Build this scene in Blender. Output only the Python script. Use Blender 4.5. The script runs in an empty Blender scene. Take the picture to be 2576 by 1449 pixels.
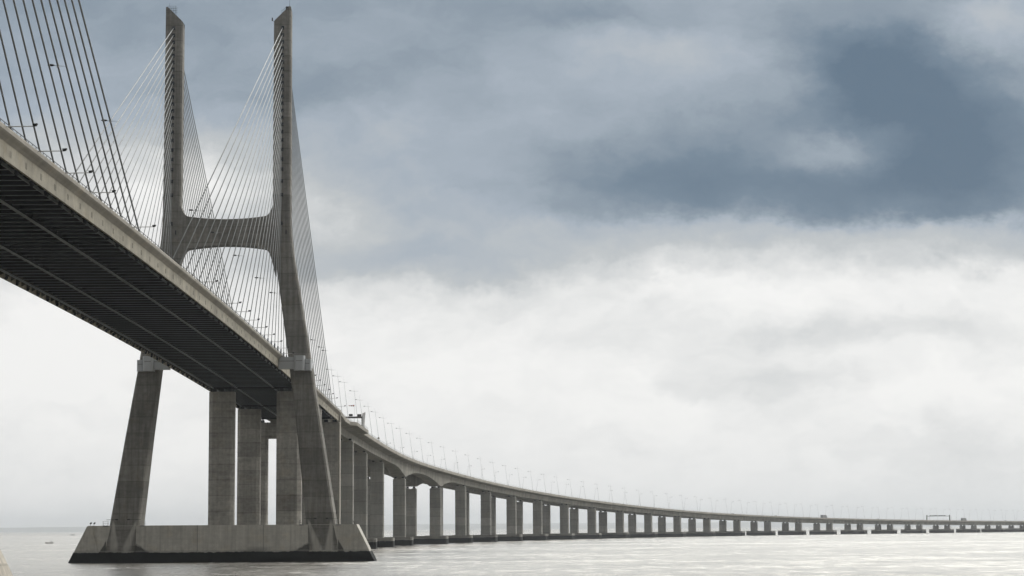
import bpy, math, random
import numpy as np
from mathutils import Vector, Matrix
random.seed(7)
S = bpy.context.scene
C = S.collection
rad = math.radians

# ------------------------------------------------------------------ camera
BX, BY = -75.14, 581.16          # foot of the far tower (bridge axis runs along +Y)
F_PX, PITCH, ROLL, YAW, CAMH = 5288.0, 0.11378, 0.0063, 0.00713, 8.645
cd = bpy.data.cameras.new('camera'); cam = bpy.data.objects.new('camera', cd); C.objects.link(cam)
cp, sp, cy, sy = math.cos(PITCH), math.sin(PITCH), math.cos(YAW), math.sin(YAW)
fwd = Vector((sy*cp, cy*cp, sp)); r0 = Vector((cy, -sy, 0)); u0 = r0.cross(fwd)
cr, sr = math.cos(ROLL), math.sin(ROLL)
right = r0*cr - u0*sr; up = r0*sr + u0*cr
cam.matrix_world = Matrix(((right.x, up.x, -fwd.x, 0), (right.y, up.y, -fwd.y, 0), (right.z, up.z, -fwd.z, CAMH), (0, 0, 0, 1)))
cd.sensor_width = 36.0; cd.lens = 36.0*F_PX/2576.0
cd.clip_start = 0.5; cd.clip_end = 60000
S.camera = cam

# ------------------------------------------------------------------ light, sky, exposure
S.view_settings.view_transform = 'Standard'; S.view_settings.look = 'None'
S.cycles.volume_bounces = 3; S.cycles.max_bounces = 8
S.view_settings.exposure = 0.0; S.view_settings.gamma = 1.0
SUN_AZ, SUN_EL = rad(68), rad(34)     # azimuth from +Y towards +X
sd = bpy.data.lights.new('sun', 'SUN'); sun = bpy.data.objects.new('sun', sd); C.objects.link(sun)
sd.energy = 0.8; sd.angle = rad(25); sd.color = (1.0, 0.95, 0.87)
sdir = Vector((math.sin(SUN_AZ)*math.cos(SUN_EL), math.cos(SUN_AZ)*math.cos(SUN_EL), math.sin(SUN_EL)))
sun.rotation_euler = sdir.to_track_quat('Z', 'Y').to_euler(); sun.location = (200, 0, 400)

class NT:
    """small helper for writing node trees"""
    def __init__(s, tree): s.t = tree; tree.nodes.clear()
    def n(s, kind, **kw):
        nd = s.t.nodes.new(kind)
        for k, v in kw.items(): setattr(nd, k, v)
        return nd
    def put(s, sock, v):
        if v is None: return
        if hasattr(v, 'node'): s.t.links.new(v, sock)
        else: sock.default_value = v
    def m(s, op, a, b=None, c=None, clamp=False):
        nd = s.n('ShaderNodeMath', operation=op); nd.use_clamp = clamp
        s.put(nd.inputs[0], a); s.put(nd.inputs[1], b); s.put(nd.inputs[2], c)
        return nd.outputs[0]
    def vm(s, op, a, b=None, scale=None):
        nd = s.n('ShaderNodeVectorMath', operation=op)
        s.put(nd.inputs[0], a); s.put(nd.inputs[1], b)
        if scale is not None: s.put(nd.inputs['Scale'], scale)
        return nd.outputs[0]
    def sep(s, v):
        nd = s.n('ShaderNodeSeparateXYZ'); s.put(nd.inputs[0], v); return nd.outputs
    def comb(s, x, y, z):
        nd = s.n('ShaderNodeCombineXYZ'); s.put(nd.inputs[0], x); s.put(nd.inputs[1], y); s.put(nd.inputs[2], z); return nd.outputs[0]
    def noise(s, v, scale, detail=4, rough=0.5, dim='3D', dist=0.0):
        nd = s.n('ShaderNodeTexNoise', noise_dimensions=dim); s.put(nd.inputs['Vector'], v)
        s.put(nd.inputs['Scale'], scale); nd.inputs['Detail'].default_value = detail
        nd.inputs['Roughness'].default_value = rough; nd.inputs['Distortion'].default_value = dist
        return nd.outputs
    def ramp(s, f, stops, interp='LINEAR'):
        nd = s.n('ShaderNodeValToRGB'); cr_ = nd.color_ramp; cr_.interpolation = interp
        while len(cr_.elements) < len(stops): cr_.elements.new(0.5)
        for e, (p, c) in zip(cr_.elements, stops):
            e.position = p; e.color = (c[0], c[1], c[2], 1) if hasattr(c, '__len__') else (c, c, c, 1)
        s.put(nd.inputs[0], f); return nd.outputs[0]
    def rmap(s, v, a, b, c, d, smooth=False):
        nd = s.n('ShaderNodeMapRange'); nd.clamp = True
        if smooth: nd.interpolation_type = 'SMOOTHSTEP'
        for i, q in enumerate((v, a, b, c, d)): s.put(nd.inputs[i], q)
        return nd.outputs[0]
    def mix(s, f, a, b, mode='MIX'):
        nd = s.n('ShaderNodeMix', data_type='RGBA', blend_type=mode)
        s.put(nd.inputs[0], f); s.put(nd.inputs[6], a); s.put(nd.inputs[7], b)
        return nd.outputs[2]

def build_world():
    w = bpy.data.worlds.new('World'); S.world = w; w.use_nodes = True
    T = NT(w.node_tree)
    sky = T.n('ShaderNodeTexSky', sky_type='NISHITA'); sky.sun_disc = False
    sky.sun_elevation = SUN_EL; sky.sun_rotation = SUN_AZ; sky.dust_density = 3.0; sky.air_density = 1.0
    g = T.n('ShaderNodeTexCoord').outputs['Generated']
    x, y, z = T.sep(g)[:3]
    yy = T.m('MAXIMUM', T.m('ABSOLUTE', y), 0.25)
    U = T.m('DIVIDE', x, yy); V = T.m('DIVIDE', z, yy)
    # soft domain warp so that the cloud masses get ragged, wind-drawn edges
    wn = T.noise(T.comb(U, T.m('MULTIPLY', V, 1.6), 0.3), 13.0, 6, 0.58)[1]
    wx, wy, _ = T.sep(T.vm('SUBTRACT', wn, (0.5, 0.5, 0.5)))[:3]
    wn2 = T.noise(T.comb(U, T.m('MULTIPLY', V, 1.4), 4.7), 46.0, 7, 0.62)[1]
    vx, vy, _ = T.sep(T.vm('SUBTRACT', wn2, (0.5, 0.5, 0.5)))[:3]
    U2 = T.m('ADD', T.m('MULTIPLY_ADD', wx, 0.050, U), T.m('MULTIPLY', vx, 0.030))
    V2 = T.m('ADD', T.m('MULTIPLY_ADD', wy, 0.030, V), T.m('MULTIPLY', vy, 0.020))
    # cloud thickness by height above the horizon
    base = T.ramp(T.m('MULTIPLY', V2, 2.0), [(0.0, 0.05), (0.07, 0.04), (0.13, 0.0), (0.175, 0.0), (0.205, 0.05), (0.228, 0.12), (0.25, 0.21), (0.28, 0.29),
                                            (0.36, 0.38), (0.43, 0.46), (0.52, 0.52), (0.62, 0.26), (0.78, 0.05), (1.0, 0.0)])
    t = base
    def blob(px, py, sx, sy_, amp, floor=None):
        nonlocal t
        uc = (px-1254)/5288.0; vv = lambda q: (1329-0.0063*(px-1254)-q)/5288.0
        a = T.m('DIVIDE', T.m('SUBTRACT', U2, uc), sx/5288.0); b = T.m('DIVIDE', T.m('SUBTRACT', V2, vv(py)), sy_/5288.0)
        q = T.m('ADD', T.m('MULTIPLY', a, a), T.m('MULTIPLY', b, b))
        e = T.m('POWER', 2.71828, T.m('MULTIPLY', q, -0.5))
        if floor: e = T.m('MULTIPLY', e, T.rmap(V2, vv(floor+22), vv(floor-38), 0.0, 1.0, True))
        t = T.m('MULTIPLY_ADD', e, amp, t)
    for bl in SKY_BLOBS: blob(*bl)
    # billows and wisps, gentler in the bright band low over the water
    d1 = T.noise(T.comb(U2, T.m('MULTIPLY', V2, 2.0), 1.9), 15.0, 7, 0.56)[0]
    d2 = T.noise(T.comb(U2, T.m('MULTIPLY', V2, 1.8), 8.1), 48.0, 6, 0.6)[0]
    amp = T.rmap(V, 0.02, 0.15, 0.20, 0.34)
    t = T.m('MULTIPLY_ADD', T.m('SUBTRACT', d1, 0.5), amp, t)
    t = T.m('MULTIPLY_ADD', T.m('SUBTRACT', d2, 0.5), T.m('MULTIPLY', amp, 0.33), t, clamp=True)
    # behind the viewer and overhead: an even, heavier overcast
    front = T.rmap(y, 0.0, 0.55, 0.0, 1.0, True)
    col = T.ramp(t, [(0.0, (0.945, 0.94, 0.925)), (0.05, (0.875, 0.875, 0.865)), (0.11, (0.765, 0.772, 0.768)), (0.25, (0.525, 0.552, 0.568)), (0.40, (0.375, 0.432, 0.498)),
                     (0.55, (0.262, 0.320, 0.382)), (0.75, (0.158, 0.220, 0.288)), (1.0, (0.098, 0.155, 0.222))])
    col = T.mix(front, (*REAR, 1), col)
    cloud = T.vm('SCALE', col, scale=10.0)
    # bright patch added out of view, high and right, to brighten haze and water
    gd = (math.sin(GLOW_AZ)*math.cos(GLOW_EL), math.cos(GLOW_AZ)*math.cos(GLOW_EL), math.sin(GLOW_EL))
    dn = T.n('ShaderNodeVectorMath', operation='DOT_PRODUCT'); T.put(dn.inputs[0], g); dn.inputs[1].default_value = gd
    gl = T.rmap(dn.outputs['Value'], GLOW_C, 1.0, 0.0, 1.0, True)
    cloud = T.vm('ADD', cloud, T.vm('SCALE', (9.0, 8.9, 8.5), scale=T.m('MULTIPLY', gl, GLOW_A)))
    mixed = T.mix(0.97, sky.outputs[0], cloud)
    bg = T.n('ShaderNodeBackground'); bg.inputs['Strength'].default_value = 0.1
    T.put(bg.inputs['Color'], mixed)
    out = T.n('ShaderNodeOutputWorld'); T.put(out.inputs['Surface'], bg.outputs[0])

REAR = (0.305, 0.299, 0.285)
GLOW_AZ, GLOW_EL, GLOW_C, GLOW_A = rad(22), rad(46), 0.85, 5.0
# (x, y) in the picture's 2576-wide grid turned into sky directions: centre, spread, thickness added
SKY_BLOBS = [
    (2240, 160, 155, 95, 0.54, 560), (2420, 300, 130, 110, 0.14), (2200, 250, 150, 110, 0.16), (2500, 390, 150, 130, 0.30, 560), (2150, 480, 520, 85, 0.38, 565), (1600, 430, 190, 85, 0.20, 545),
    (1860, 390, 160, 80, 0.14, 560), (2330, 350, 260, 120, 0.16),
    (2110, 375, 115, 38, -0.30), (2180, 360, 60, 30, -0.08), (2285, 312, 75, 36, -0.22), (2010, 182, 50, 18, -0.10), (1740, 125, 200, 65, -0.15), (1480, 150, 150, 90, -0.05),
    (2540, 70, 110, 75, -0.23), (2380, 12, 160, 35, -0.10), (1480, 18, 150, 26, 0.14), (2300, 705, 420, 60, -0.09), (1720, 690, 260, 50, -0.06), (2150, 615, 500, 45, 0.04),
    (797, 230, 110, 50, 0.10), (1015, 170, 110, 60, 0.05), (790, 500, 130, 110, -0.10), (1180, 610, 300, 60, 0.04), (1020, 665, 330, 42, 0.12, 722),
    (480, 430, 140, 100, -0.15), (300, 580, 200, 120, -0.22), (120, 330, 130, 130, -0.10), (620, 260, 160, 110, 0.04),
    (2110, 838, 330, 42, 0.14), (2000, 962, 300, 38, 0.11), (2450, 1150, 330, 100, 0.05), (2316, 978, 150, 28, -0.07), (2270, 888, 120, 48, -0.06), (1500, 880, 300, 50, 0.03),
    (60, 900, 200, 150, -0.04),
]
build_world()

# ------------------------------------------------------------------ materials
def principled(T, base, rough=0.8, spec=0.3, metal=0.0, bump=None, bstr=0.3, bdist=0.1):
    b = T.n('ShaderNodeBsdfPrincipled'); T.put(b.inputs['Base Color'], base)
    T.put(b.inputs['Roughness'], rough); T.put(b.inputs['Metallic'], metal)
    b.inputs['Specular IOR Level'].default_value = spec
    if bump is not None:
        bn = T.n('ShaderNodeBump'); bn.inputs['Strength'].default_value = bstr; bn.inputs['Distance'].default_value = bdist
        T.put(bn.inputs['Height'], bump); T.put(b.inputs['Normal'], bn.outputs[0])
    o = T.n('ShaderNodeOutputMaterial'); T.put(o.inputs['Surface'], b.outputs[0])
    return b

def new_mat(name):
    m = bpy.data.materials.new(name); m.use_nodes = True; return m, NT(m.node_tree)

def concrete(name, c, lift=4.2, streak=0.35, tide=None, tide_col=(0.006, 0.0075, 0.008), veil=None, patch=0.3, dark_corners=False, sf=1.3):
    """cast concrete: lift joints, board-marked patches, run-off streaks; tide = height of the dark wet band"""
    m, T = new_mat(name)
    P = T.n('ShaderNodeNewGeometry').outputs['Position']
    oi = T.n('ShaderNodeObjectInfo')
    x, y, z = T.sep(P)[:3]
    big = T.noise(P, 0.09, 4, 0.6)[0]
    mid = T.noise(P, 0.9, 5, 0.6)[0]
    fine = T.noise(P, 7.0, 3, 0.6)[0]
    st = T.noise(T.comb(T.m('MULTIPLY', x, sf), T.m('MULTIPLY', y, sf), T.m('MULTIPLY', z, 0.05)), 1.0, 4, 0.65)[0]
    hs = T.noise(T.comb(T.m('MULTIPLY', x, 0.12), T.m('MULTIPLY', y, 0.12), T.m('MULTIPLY', z, 0.9)), 1.0, 5, 0.7)[0]
    # each lift of the pour has its own tone
    li = T.m('FLOOR', T.m('DIVIDE', z, lift))
    wn = T.n('ShaderNodeTexWhiteNoise', noise_dimensions='1D'); T.put(wn.inputs['W'], T.m('MULTIPLY_ADD', oi.outputs['Random'], 37.0, li))
    lt = wn.outputs[0]
    fr = T.m('FRACT', T.m('DIVIDE', z, lift))
    jd = T.m('MINIMUM', fr, T.m('SUBTRACT', 1.0, fr))
    joint = T.rmap(jd, 0.010, 0.045, 0.76, 1.0)
    v = T.m('MULTIPLY_ADD', T.m('SUBTRACT', big, 0.5), 0.7, 1.0)
    v = T.m('MULTIPLY', v, T.m('MULTIPLY_ADD', T.m('SUBTRACT', mid, 0.5), patch*1.4, 1.0))
    v = T.m('MULTIPLY', v, T.m('MULTIPLY_ADD', T.m('SUBTRACT', st, 0.5), streak*2, 1.0))
    v = T.m('MULTIPLY', v, T.m('MULTIPLY_ADD', T.m('SUBTRACT', hs, 0.5), patch*1.3, 1.0))
    v = T.m('MULTIPLY', v, T.m('MULTIPLY_ADD', T.m('SUBTRACT', fine, 0.5), 0.25, 1.0))
    v = T.m('MULTIPLY', v, T.m('MULTIPLY_ADD', lt, 0.34, 0.83))
    v = T.m('MULTIPLY', v, joint)
    col = T.mix(1.0, (c[0], c[1], c[2], 1), T.comb(v, v, v), 'MULTIPLY')
    warm = T.rmap(T.noise(P, 0.25, 3)[0], 0.55, 0.75, 0.0, 0.35)
    col = T.mix(warm, col, T.mix(1.0, col, (1.12, 1.0, 0.82, 1), 'MULTIPLY'))
    if veil:      # pale run-off fans on the tower feet below the service ledges
        for sd_ in (-1, 1):
            cz = T.m('MULTIPLY_ADD', T.m('SUBTRACT', z, 3.0), -0.136*sd_, BX+27.65*sd_)
            for sgn in (-1, 1):
                off = T.m('MULTIPLY_ADD', T.m('SUBTRACT', z, 3.0), 0.20*sgn, 1.5*sgn)
                dx = T.m('ABSOLUTE', T.m('SUBTRACT', T.m('SUBTRACT', x, cz), off))
                wd = T.m('MULTIPLY_ADD', T.m('SUBTRACT', 11.5, z), 0.15, 0.30)
                f = T.rmap(T.m('DIVIDE', dx, wd), 0.30, 1.15, 0.92, 0.0, True)
                f = T.m('MULTIPLY', f, T.rmap(z, 10.3, 11.6, 1.0, 0.0))
                f = T.m('MULTIPLY', f, T.rmap(st, 0.3, 0.65, 0.5, 1.0))
                col = T.mix(f, col, (0.60, 0.585, 0.54, 1))
    if dark_corners:      # dark triangles on the wall beside the feet, and the wall's joints
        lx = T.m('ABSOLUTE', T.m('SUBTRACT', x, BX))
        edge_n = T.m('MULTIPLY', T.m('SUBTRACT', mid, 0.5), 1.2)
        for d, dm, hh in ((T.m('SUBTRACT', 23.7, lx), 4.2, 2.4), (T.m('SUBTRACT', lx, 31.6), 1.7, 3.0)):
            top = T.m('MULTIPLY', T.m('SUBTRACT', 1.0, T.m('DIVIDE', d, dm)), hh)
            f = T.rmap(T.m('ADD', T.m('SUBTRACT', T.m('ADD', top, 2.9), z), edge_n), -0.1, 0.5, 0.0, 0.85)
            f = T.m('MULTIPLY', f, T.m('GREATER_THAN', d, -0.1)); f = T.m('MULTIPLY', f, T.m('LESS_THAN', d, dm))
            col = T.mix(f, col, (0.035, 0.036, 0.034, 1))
        for jx in (-6.7, 11.2):
            f = T.rmap(T.m('ABSOLUTE', T.m('SUBTRACT', x, BX+jx)), 0.05, 0.11, 0.6, 0.0); col = T.mix(f, col, (0.08, 0.08, 0.075, 1))
    if tide is not None:
        edge = T.m('MULTIPLY_ADD', T.m('SUBTRACT', T.noise(T.comb(x, y, T.m('MULTIPLY', z, 0.2)), 0.5, 6, 0.75)[0], 0.5), 1.1, tide)
        f = T.rmap(T.m('SUBTRACT', z, edge), -0.12, 0.14, 1.0, 0.0)
        f2 = T.rmap(T.m('SUBTRACT', z, edge), 0.30, 1.6, 0.55, 0.0)
        f2 = T.m('MULTIPLY', f2, T.rmap(T.noise(P, 0.16, 3)[0], 0.5, 0.62, 0.0, 1.0))
        col = T.mix(f2, col, (0.05, 0.05, 0.046, 1))
        salt = T.m('MULTIPLY', T.rmap(T.m('ABSOLUTE', T.m('SUBTRACT', T.m('SUBTRACT', z, edge), 0.3)), 0.05, 0.22, 0.5, 0.0), 1.0)
        col = T.mix(salt, col, (0.34, 0.335, 0.31, 1))
        col = T.mix(f, col, T.mix(T.rmap(mid, 0.3, 0.7, 0, 1), (*tide_col, 1), (tide_col[0]*2.0, tide_col[1]*2.0, tide_col[2]*1.9, 1)))
    principled(T, col, 0.88, 0.25, bump=T.m('ADD', mid, T.m('MULTIPLY', fine, 0.4)), bstr=0.35, bdist=0.06)
    return m

def plain(name, c, rough=0.5, spec=0.4, metal=0.0, var=0.25, scale=1.5):
    m, T = new_mat(name)
    P = T.n('ShaderNodeNewGeometry').outputs['Position']
    n1 = T.noise(P, scale, 4, 0.6)[0]; n2 = T.noise(P, scale*0.13, 3, 0.6)[0]
    v = T.m('MULTIPLY_ADD', T.m('SUBTRACT', n1, 0.5), var*2, 1.0)
    v = T.m('MULTIPLY', v, T.m('MULTIPLY_ADD', T.m('SUBTRACT', n2, 0.5), var*2, 1.0))
    principled(T, T.mix(1.0, (*c, 1), T.comb(v, v, v), 'MULTIPLY'), T.m('MULTIPLY_ADD', n1, 0.2, rough-0.1), spec, metal)
    return m

M = {}
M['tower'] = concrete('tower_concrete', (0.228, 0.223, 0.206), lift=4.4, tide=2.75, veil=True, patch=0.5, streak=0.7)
M['base'] = concrete('base_concrete', (0.58, 0.568, 0.52), lift=30, streak=0.38, tide=2.75, dark_corners=True, patch=0.3)
M['base_near'] = concrete('pale_base_concrete', (0.48, 0.45, 0.395), lift=3.1, streak=0.7, tide=2.75, patch=0.4)
M['pier'] = concrete('pier_concrete', (0.365, 0.356, 0.33), lift=4.8, streak=0.35, patch=0.7)
M['pier2'] = concrete('viaduct_pier_concrete', (0.36, 0.36, 0.34), lift=5.2, streak=0.3, patch=0.3)
M['cap'] = concrete('cap_concrete', (0.30, 0.295, 0.27), lift=30, tide=2.9, streak=0.3)
M['girder'] = concrete('girder_concrete', (0.44, 0.42, 0.355), lift=60, streak=0.6, patch=0.45, sf=0.30)
M['cornice'] = concrete('cornice_concrete', (0.40, 0.385, 0.345), lift=60, streak=0.35, patch=0.3, sf=0.22)
M['viaduct'] = concrete('viaduct_concrete', (0.33, 0.325, 0.295), lift=60, streak=0.65, patch=0.3, sf=0.22)
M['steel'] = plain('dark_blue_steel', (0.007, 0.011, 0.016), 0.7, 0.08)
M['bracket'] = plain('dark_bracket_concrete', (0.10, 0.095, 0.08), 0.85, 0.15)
M['flange'] = plain('grey_steel_flange', (0.27, 0.31, 0.34), 0.6, 0.2)
M['asphalt'] = plain('asphalt', (0.05, 0.05, 0.05), 0.9, 0.2)
M['cable'] = plain('stay_sheath', (0.30, 0.32, 0.325), 0.5, 0.35, var=0.1, scale=0.3)
M['sleeve'] = plain('navy_sleeve', (0.018, 0.035, 0.06), 0.45, 0.4)
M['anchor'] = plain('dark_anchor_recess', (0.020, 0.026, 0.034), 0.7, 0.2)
M['collar'] = plain('pale_grey_collar_paint', (0.52, 0.55, 0.58), 0.5, 0.4, var=0.12, scale=0.5)
M['galv'] = plain('galvanised_steel', (0.36, 0.37, 0.37), 0.45, 0.4, 0.4, var=0.1)
M['rail'] = plain('pale_rail_steel', (0.58, 0.59, 0.58), 0.5, 0.4, var=0.1)
M['black'] = plain('black_lamp_housing', (0.02, 0.023, 0.025), 0.5, 0.4)
M['sign'] = plain('sign_face_white', (0.62, 0.64, 0.66), 0.5, 0.4, var=0.06)
M['signdark'] = plain('sign_box_dark', (0.045, 0.042, 0.042), 0.6, 0.3)
M['gantry'] = plain('brown_gantry_steel', (0.085, 0.075, 0.066), 0.6, 0.3)
M['green'] = plain('grey_green_gantry_steel', (0.20, 0.23, 0.20), 0.6, 0.3)
M['ochre'] = plain('back_of_sign_ochre', (0.22, 0.19, 0.12), 0.6, 0.3)
M['red'] = plain('windsock_red', (0.50, 0.075, 0.03), 0.8, 0.2)
M['white'] = plain('windsock_white', (0.75, 0.73, 0.70), 0.8, 0.2)
M['truck'] = plain('truck_box_grey', (0.30, 0.32, 0.34), 0.5, 0.4)
M['car'] = plain('dark_car_paint', (0.06, 0.065, 0.075), 0.3, 0.5)
M['glass'] = plain('dark_window_glass', (0.02, 0.025, 0.03), 0.1, 0.6, var=0.05)
M['tyre'] = plain('tyre_rubber', (0.02, 0.02, 0.02), 0.9, 0.2)
M['hull'] = plain('boat_hull_paint', (0.50, 0.47, 0.40), 0.5, 0.4)
M['hulldark'] = plain('dark_hull_paint', (0.07, 0.075, 0.08), 0.5, 0.4)
M['cloth'] = plain('dark_clothing', (0.04, 0.042, 0.05), 0.9, 0.1)

# ------------------------------------------------------------------ mesh helpers
class MB:
    """collects shapes, then links them as ONE mesh object"""
    def __init__(s): s.v = []; s.f = []; s.mi = []
    def add(s, vs, fs, mi=0):
        o = len(s.v); s.v += [tuple(p) for p in vs]; s.f += [tuple(i+o for i in f) for f in fs]; s.mi += [mi]*len(fs); return s
    def box(s, x0, x1, y0, y1, z0, z1, mi=0):
        vs = [(x, y, z) for z in (z0, z1) for y in (y0, y1) for x in (x0, x1)]
        return s.add(vs, [(0, 2, 3, 1), (4, 5, 7, 6), (0, 1, 5, 4), (2, 6, 7, 3), (0, 4, 6, 2), (1, 3, 7, 5)], mi)
    def loops(s, ls, caps=True, closed=True, mi=0):
        n = len(ls[0]); vs = [p for l in ls for p in l]; fs = []
        for k in range(len(ls)-1):
            for i in range(n if closed else n-1):
                j = (i+1) % n
                fs.append((k*n+i, k*n+j, (k+1)*n+j, (k+1)*n+i))
        if caps and closed:
            fs.append(tuple(range(n-1, -1, -1))); fs.append(tuple((len(ls)-1)*n+i for i in range(n)))
        return s.add(vs, fs, mi)
    def tube(s, a, b, r0_, r1=None, n=8, mi=0):
        a, b = Vector(a), Vector(b); r1 = r0_ if r1 is None else r1
        d = (b-a).normalized(); u = d.orthogonal().normalized(); w = d.cross(u)
        ring = lambda c, r: [c + (u*math.cos(2*math.pi*i/n) + w*math.sin(2*math.pi*i/n))*r for i in range(n)]
        return s.loops([ring(a, r0_), ring(b, r1)], mi=mi)
    def ellipsoid(s, c, rx, ry, rz, n=10, m=6, mi=0):
        ls = []
        for k in range(m+1):
            th = math.pi*k/m
            r = max(math.sin(th), 0.03)
            ls.append([(c[0]+rx*r*math.cos(2*math.pi*i/n), c[1]+ry*r*math.sin(2*math.pi*i/n), c[2]-rz*math.cos(th)) for i in range(n)])
        return s.loops(ls, mi=mi)
    def beam(s, a, b, w, h, mi=0):
        """rectangular bar from a to b, w across (horizontal), h upright"""
        a, b = Vector(a), Vector(b); d = (b-a).normalized()
        u = d.cross(Vector((0, 0, 1)))
        u = u.normalized() if u.length > 1e-4 else Vector((1, 0, 0))
        q = u.cross(d)
        c = lambda p: [p+u*w/2+q*h/2, p-u*w/2+q*h/2, p-u*w/2-q*h/2, p+u*w/2-q*h/2]
        return s.loops([c(a), c(b)], mi=mi)
    def build(s, name, mats, parent=None, smooth=False, loc=None):
        me = bpy.data.meshes.new(name); me.from_pydata(s.v, [], s.f)
        for mt in (mats if isinstance(mats, (list, tuple)) else [mats]): me.materials.append(mt)
        me.polygons.foreach_set('material_index', s.mi)
        if smooth: me.polygons.foreach_set('use_smooth', [True]*len(s.f))
        me.update()
        import bmesh
        bm = bmesh.new(); bm.from_mesh(me); bmesh.ops.recalc_face_normals(bm, faces=bm.faces); bm.to_mesh(me); bm.free()
        o = bpy.data.objects.new(name, me); C.objects.link(o)
        if parent: o.parent = parent
        if loc: o.location = loc
        return o

def tag(o, label=None, cat=None, group=None, kind=None):
    if label: o['label'] = label
    if cat: o['category'] = cat
    if group: o['group'] = group
    if kind: o['kind'] = kind
    return o

def empty(name, loc, label, cat, group=None, rz=0.0):
    o = bpy.data.objects.new(name, None); C.objects.link(o); o.location = loc; o.rotation_euler = (0, 0, rz)
    return tag(o, label, cat, group)

def copy_tree(o, parent=None):
    c = o.copy(); C.objects.link(c)
    if parent: c.parent = parent
    for ch in [q for q in bpy.data.objects if q.parent == o]: copy_tree(ch, c)
    return c

ONES = ['', 'first', 'second', 'third', 'fourth', 'fifth', 'sixth', 'seventh', 'eighth', 'ninth', 'tenth', 'eleventh', 'twelfth', 'thirteenth',
        'fourteenth', 'fifteenth', 'sixteenth', 'seventeenth', 'eighteenth', 'nineteenth']
TENS = {20: ('twenty', 'twentieth'), 30: ('thirty', 'thirtieth'), 40: ('forty', 'fortieth'), 50: ('fifty', 'fiftieth'), 60: ('sixty', 'sixtieth'), 70: ('seventy', 'seventieth')}
def nth(i):
    if i < 20: return ONES[i]
    a, b = i//10*10, i % 10
    return TENS[a][1] if b == 0 else TENS[a][0] + '-' + ONES[b]

# ------------------------------------------------------------------ the bridge's line in plan and its height
DS = 2.0
SG = np.arange(-520, 2901, DS)
KN = [80, 150, 220, 300, 400, 500, 700, 900, 1200, 1500, 1800, 2100, 2400, 2700]
KV = [0, .056, .53, 0, 0, .704, .267, .404, .406, .453, .244, -.076, -.061, 0]
def gsm(v, sig):
    w_ = int(sig*4/DS); g = np.exp(-0.5*(np.arange(-w_, w_+1)*DS/sig)**2); g /= g.sum()
    return np.convolve(np.pad(v, w_, 'edge'), g, 'valid')
_k = np.interp(SG, KN, KV)*1e-3; _k[SG < 80] = 0; _k = gsm(_k, 45.)
TH = np.cumsum(_k)*DS
PX = np.cumsum(np.sin(TH))*DS; PY = np.cumsum(np.cos(TH))*DS
_i0 = int(np.searchsorted(SG, 0)); PX -= PX[_i0]; PY -= PY[_i0]
_zk = [200, 300, 400, 500, 600, 700, 780, 860, 934, 1012, 1122, 1206, 1284, 1362, 1440, 1540, 1634, 1712, 1792, 1872, 1950, 2042, 2136, 2268, 2500, 2900]
_zv = [52.6, 50.0, 47.5, 45.4, 43.2, 40.7, 38.4, 36.3, 34.3, 32.2, 29.3, 27.0, 25.0, 23.1, 21.4, 19.7, 18.3, 17.3, 16.4, 15.6, 15.0, 14.5, 14.0, 13.4, 13.0, 12.8]
ZT = np.where(SG < 200, 58.04-3.2e-5*(SG+210)**2, np.interp(SG, _zk, _zv)); ZT = gsm(ZT, 30.)
def zt(s): return float(np.interp(s, SG, ZT))
def heading(s): return float(np.interp(s, SG, TH))
def at(s, off=0.0, z=0.0):
    """point on the bridge: s metres beyond the far tower, off metres to the right of the axis"""
    th = heading(s)
    return Vector((BX + float(np.interp(s, SG, PX)) + off*math.cos(th), BY + float(np.interp(s, SG, PY)) - off*math.sin(th), z))

def sweep(mb, s0, s1, prof, step=5.0, closed=True, mi=0):
    n = max(1, int(round((s1-s0)/step))); ls = []
    for i in range(n+1):
        s = s0+(s1-s0)*i/n; z0 = zt(s)
        ls.append([at(s, o, z0+dz) for o, dz in (prof(s) if callable(prof) else prof)])
    return mb.loops(ls, mi=mi, closed=closed)

exec_parts = []
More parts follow.
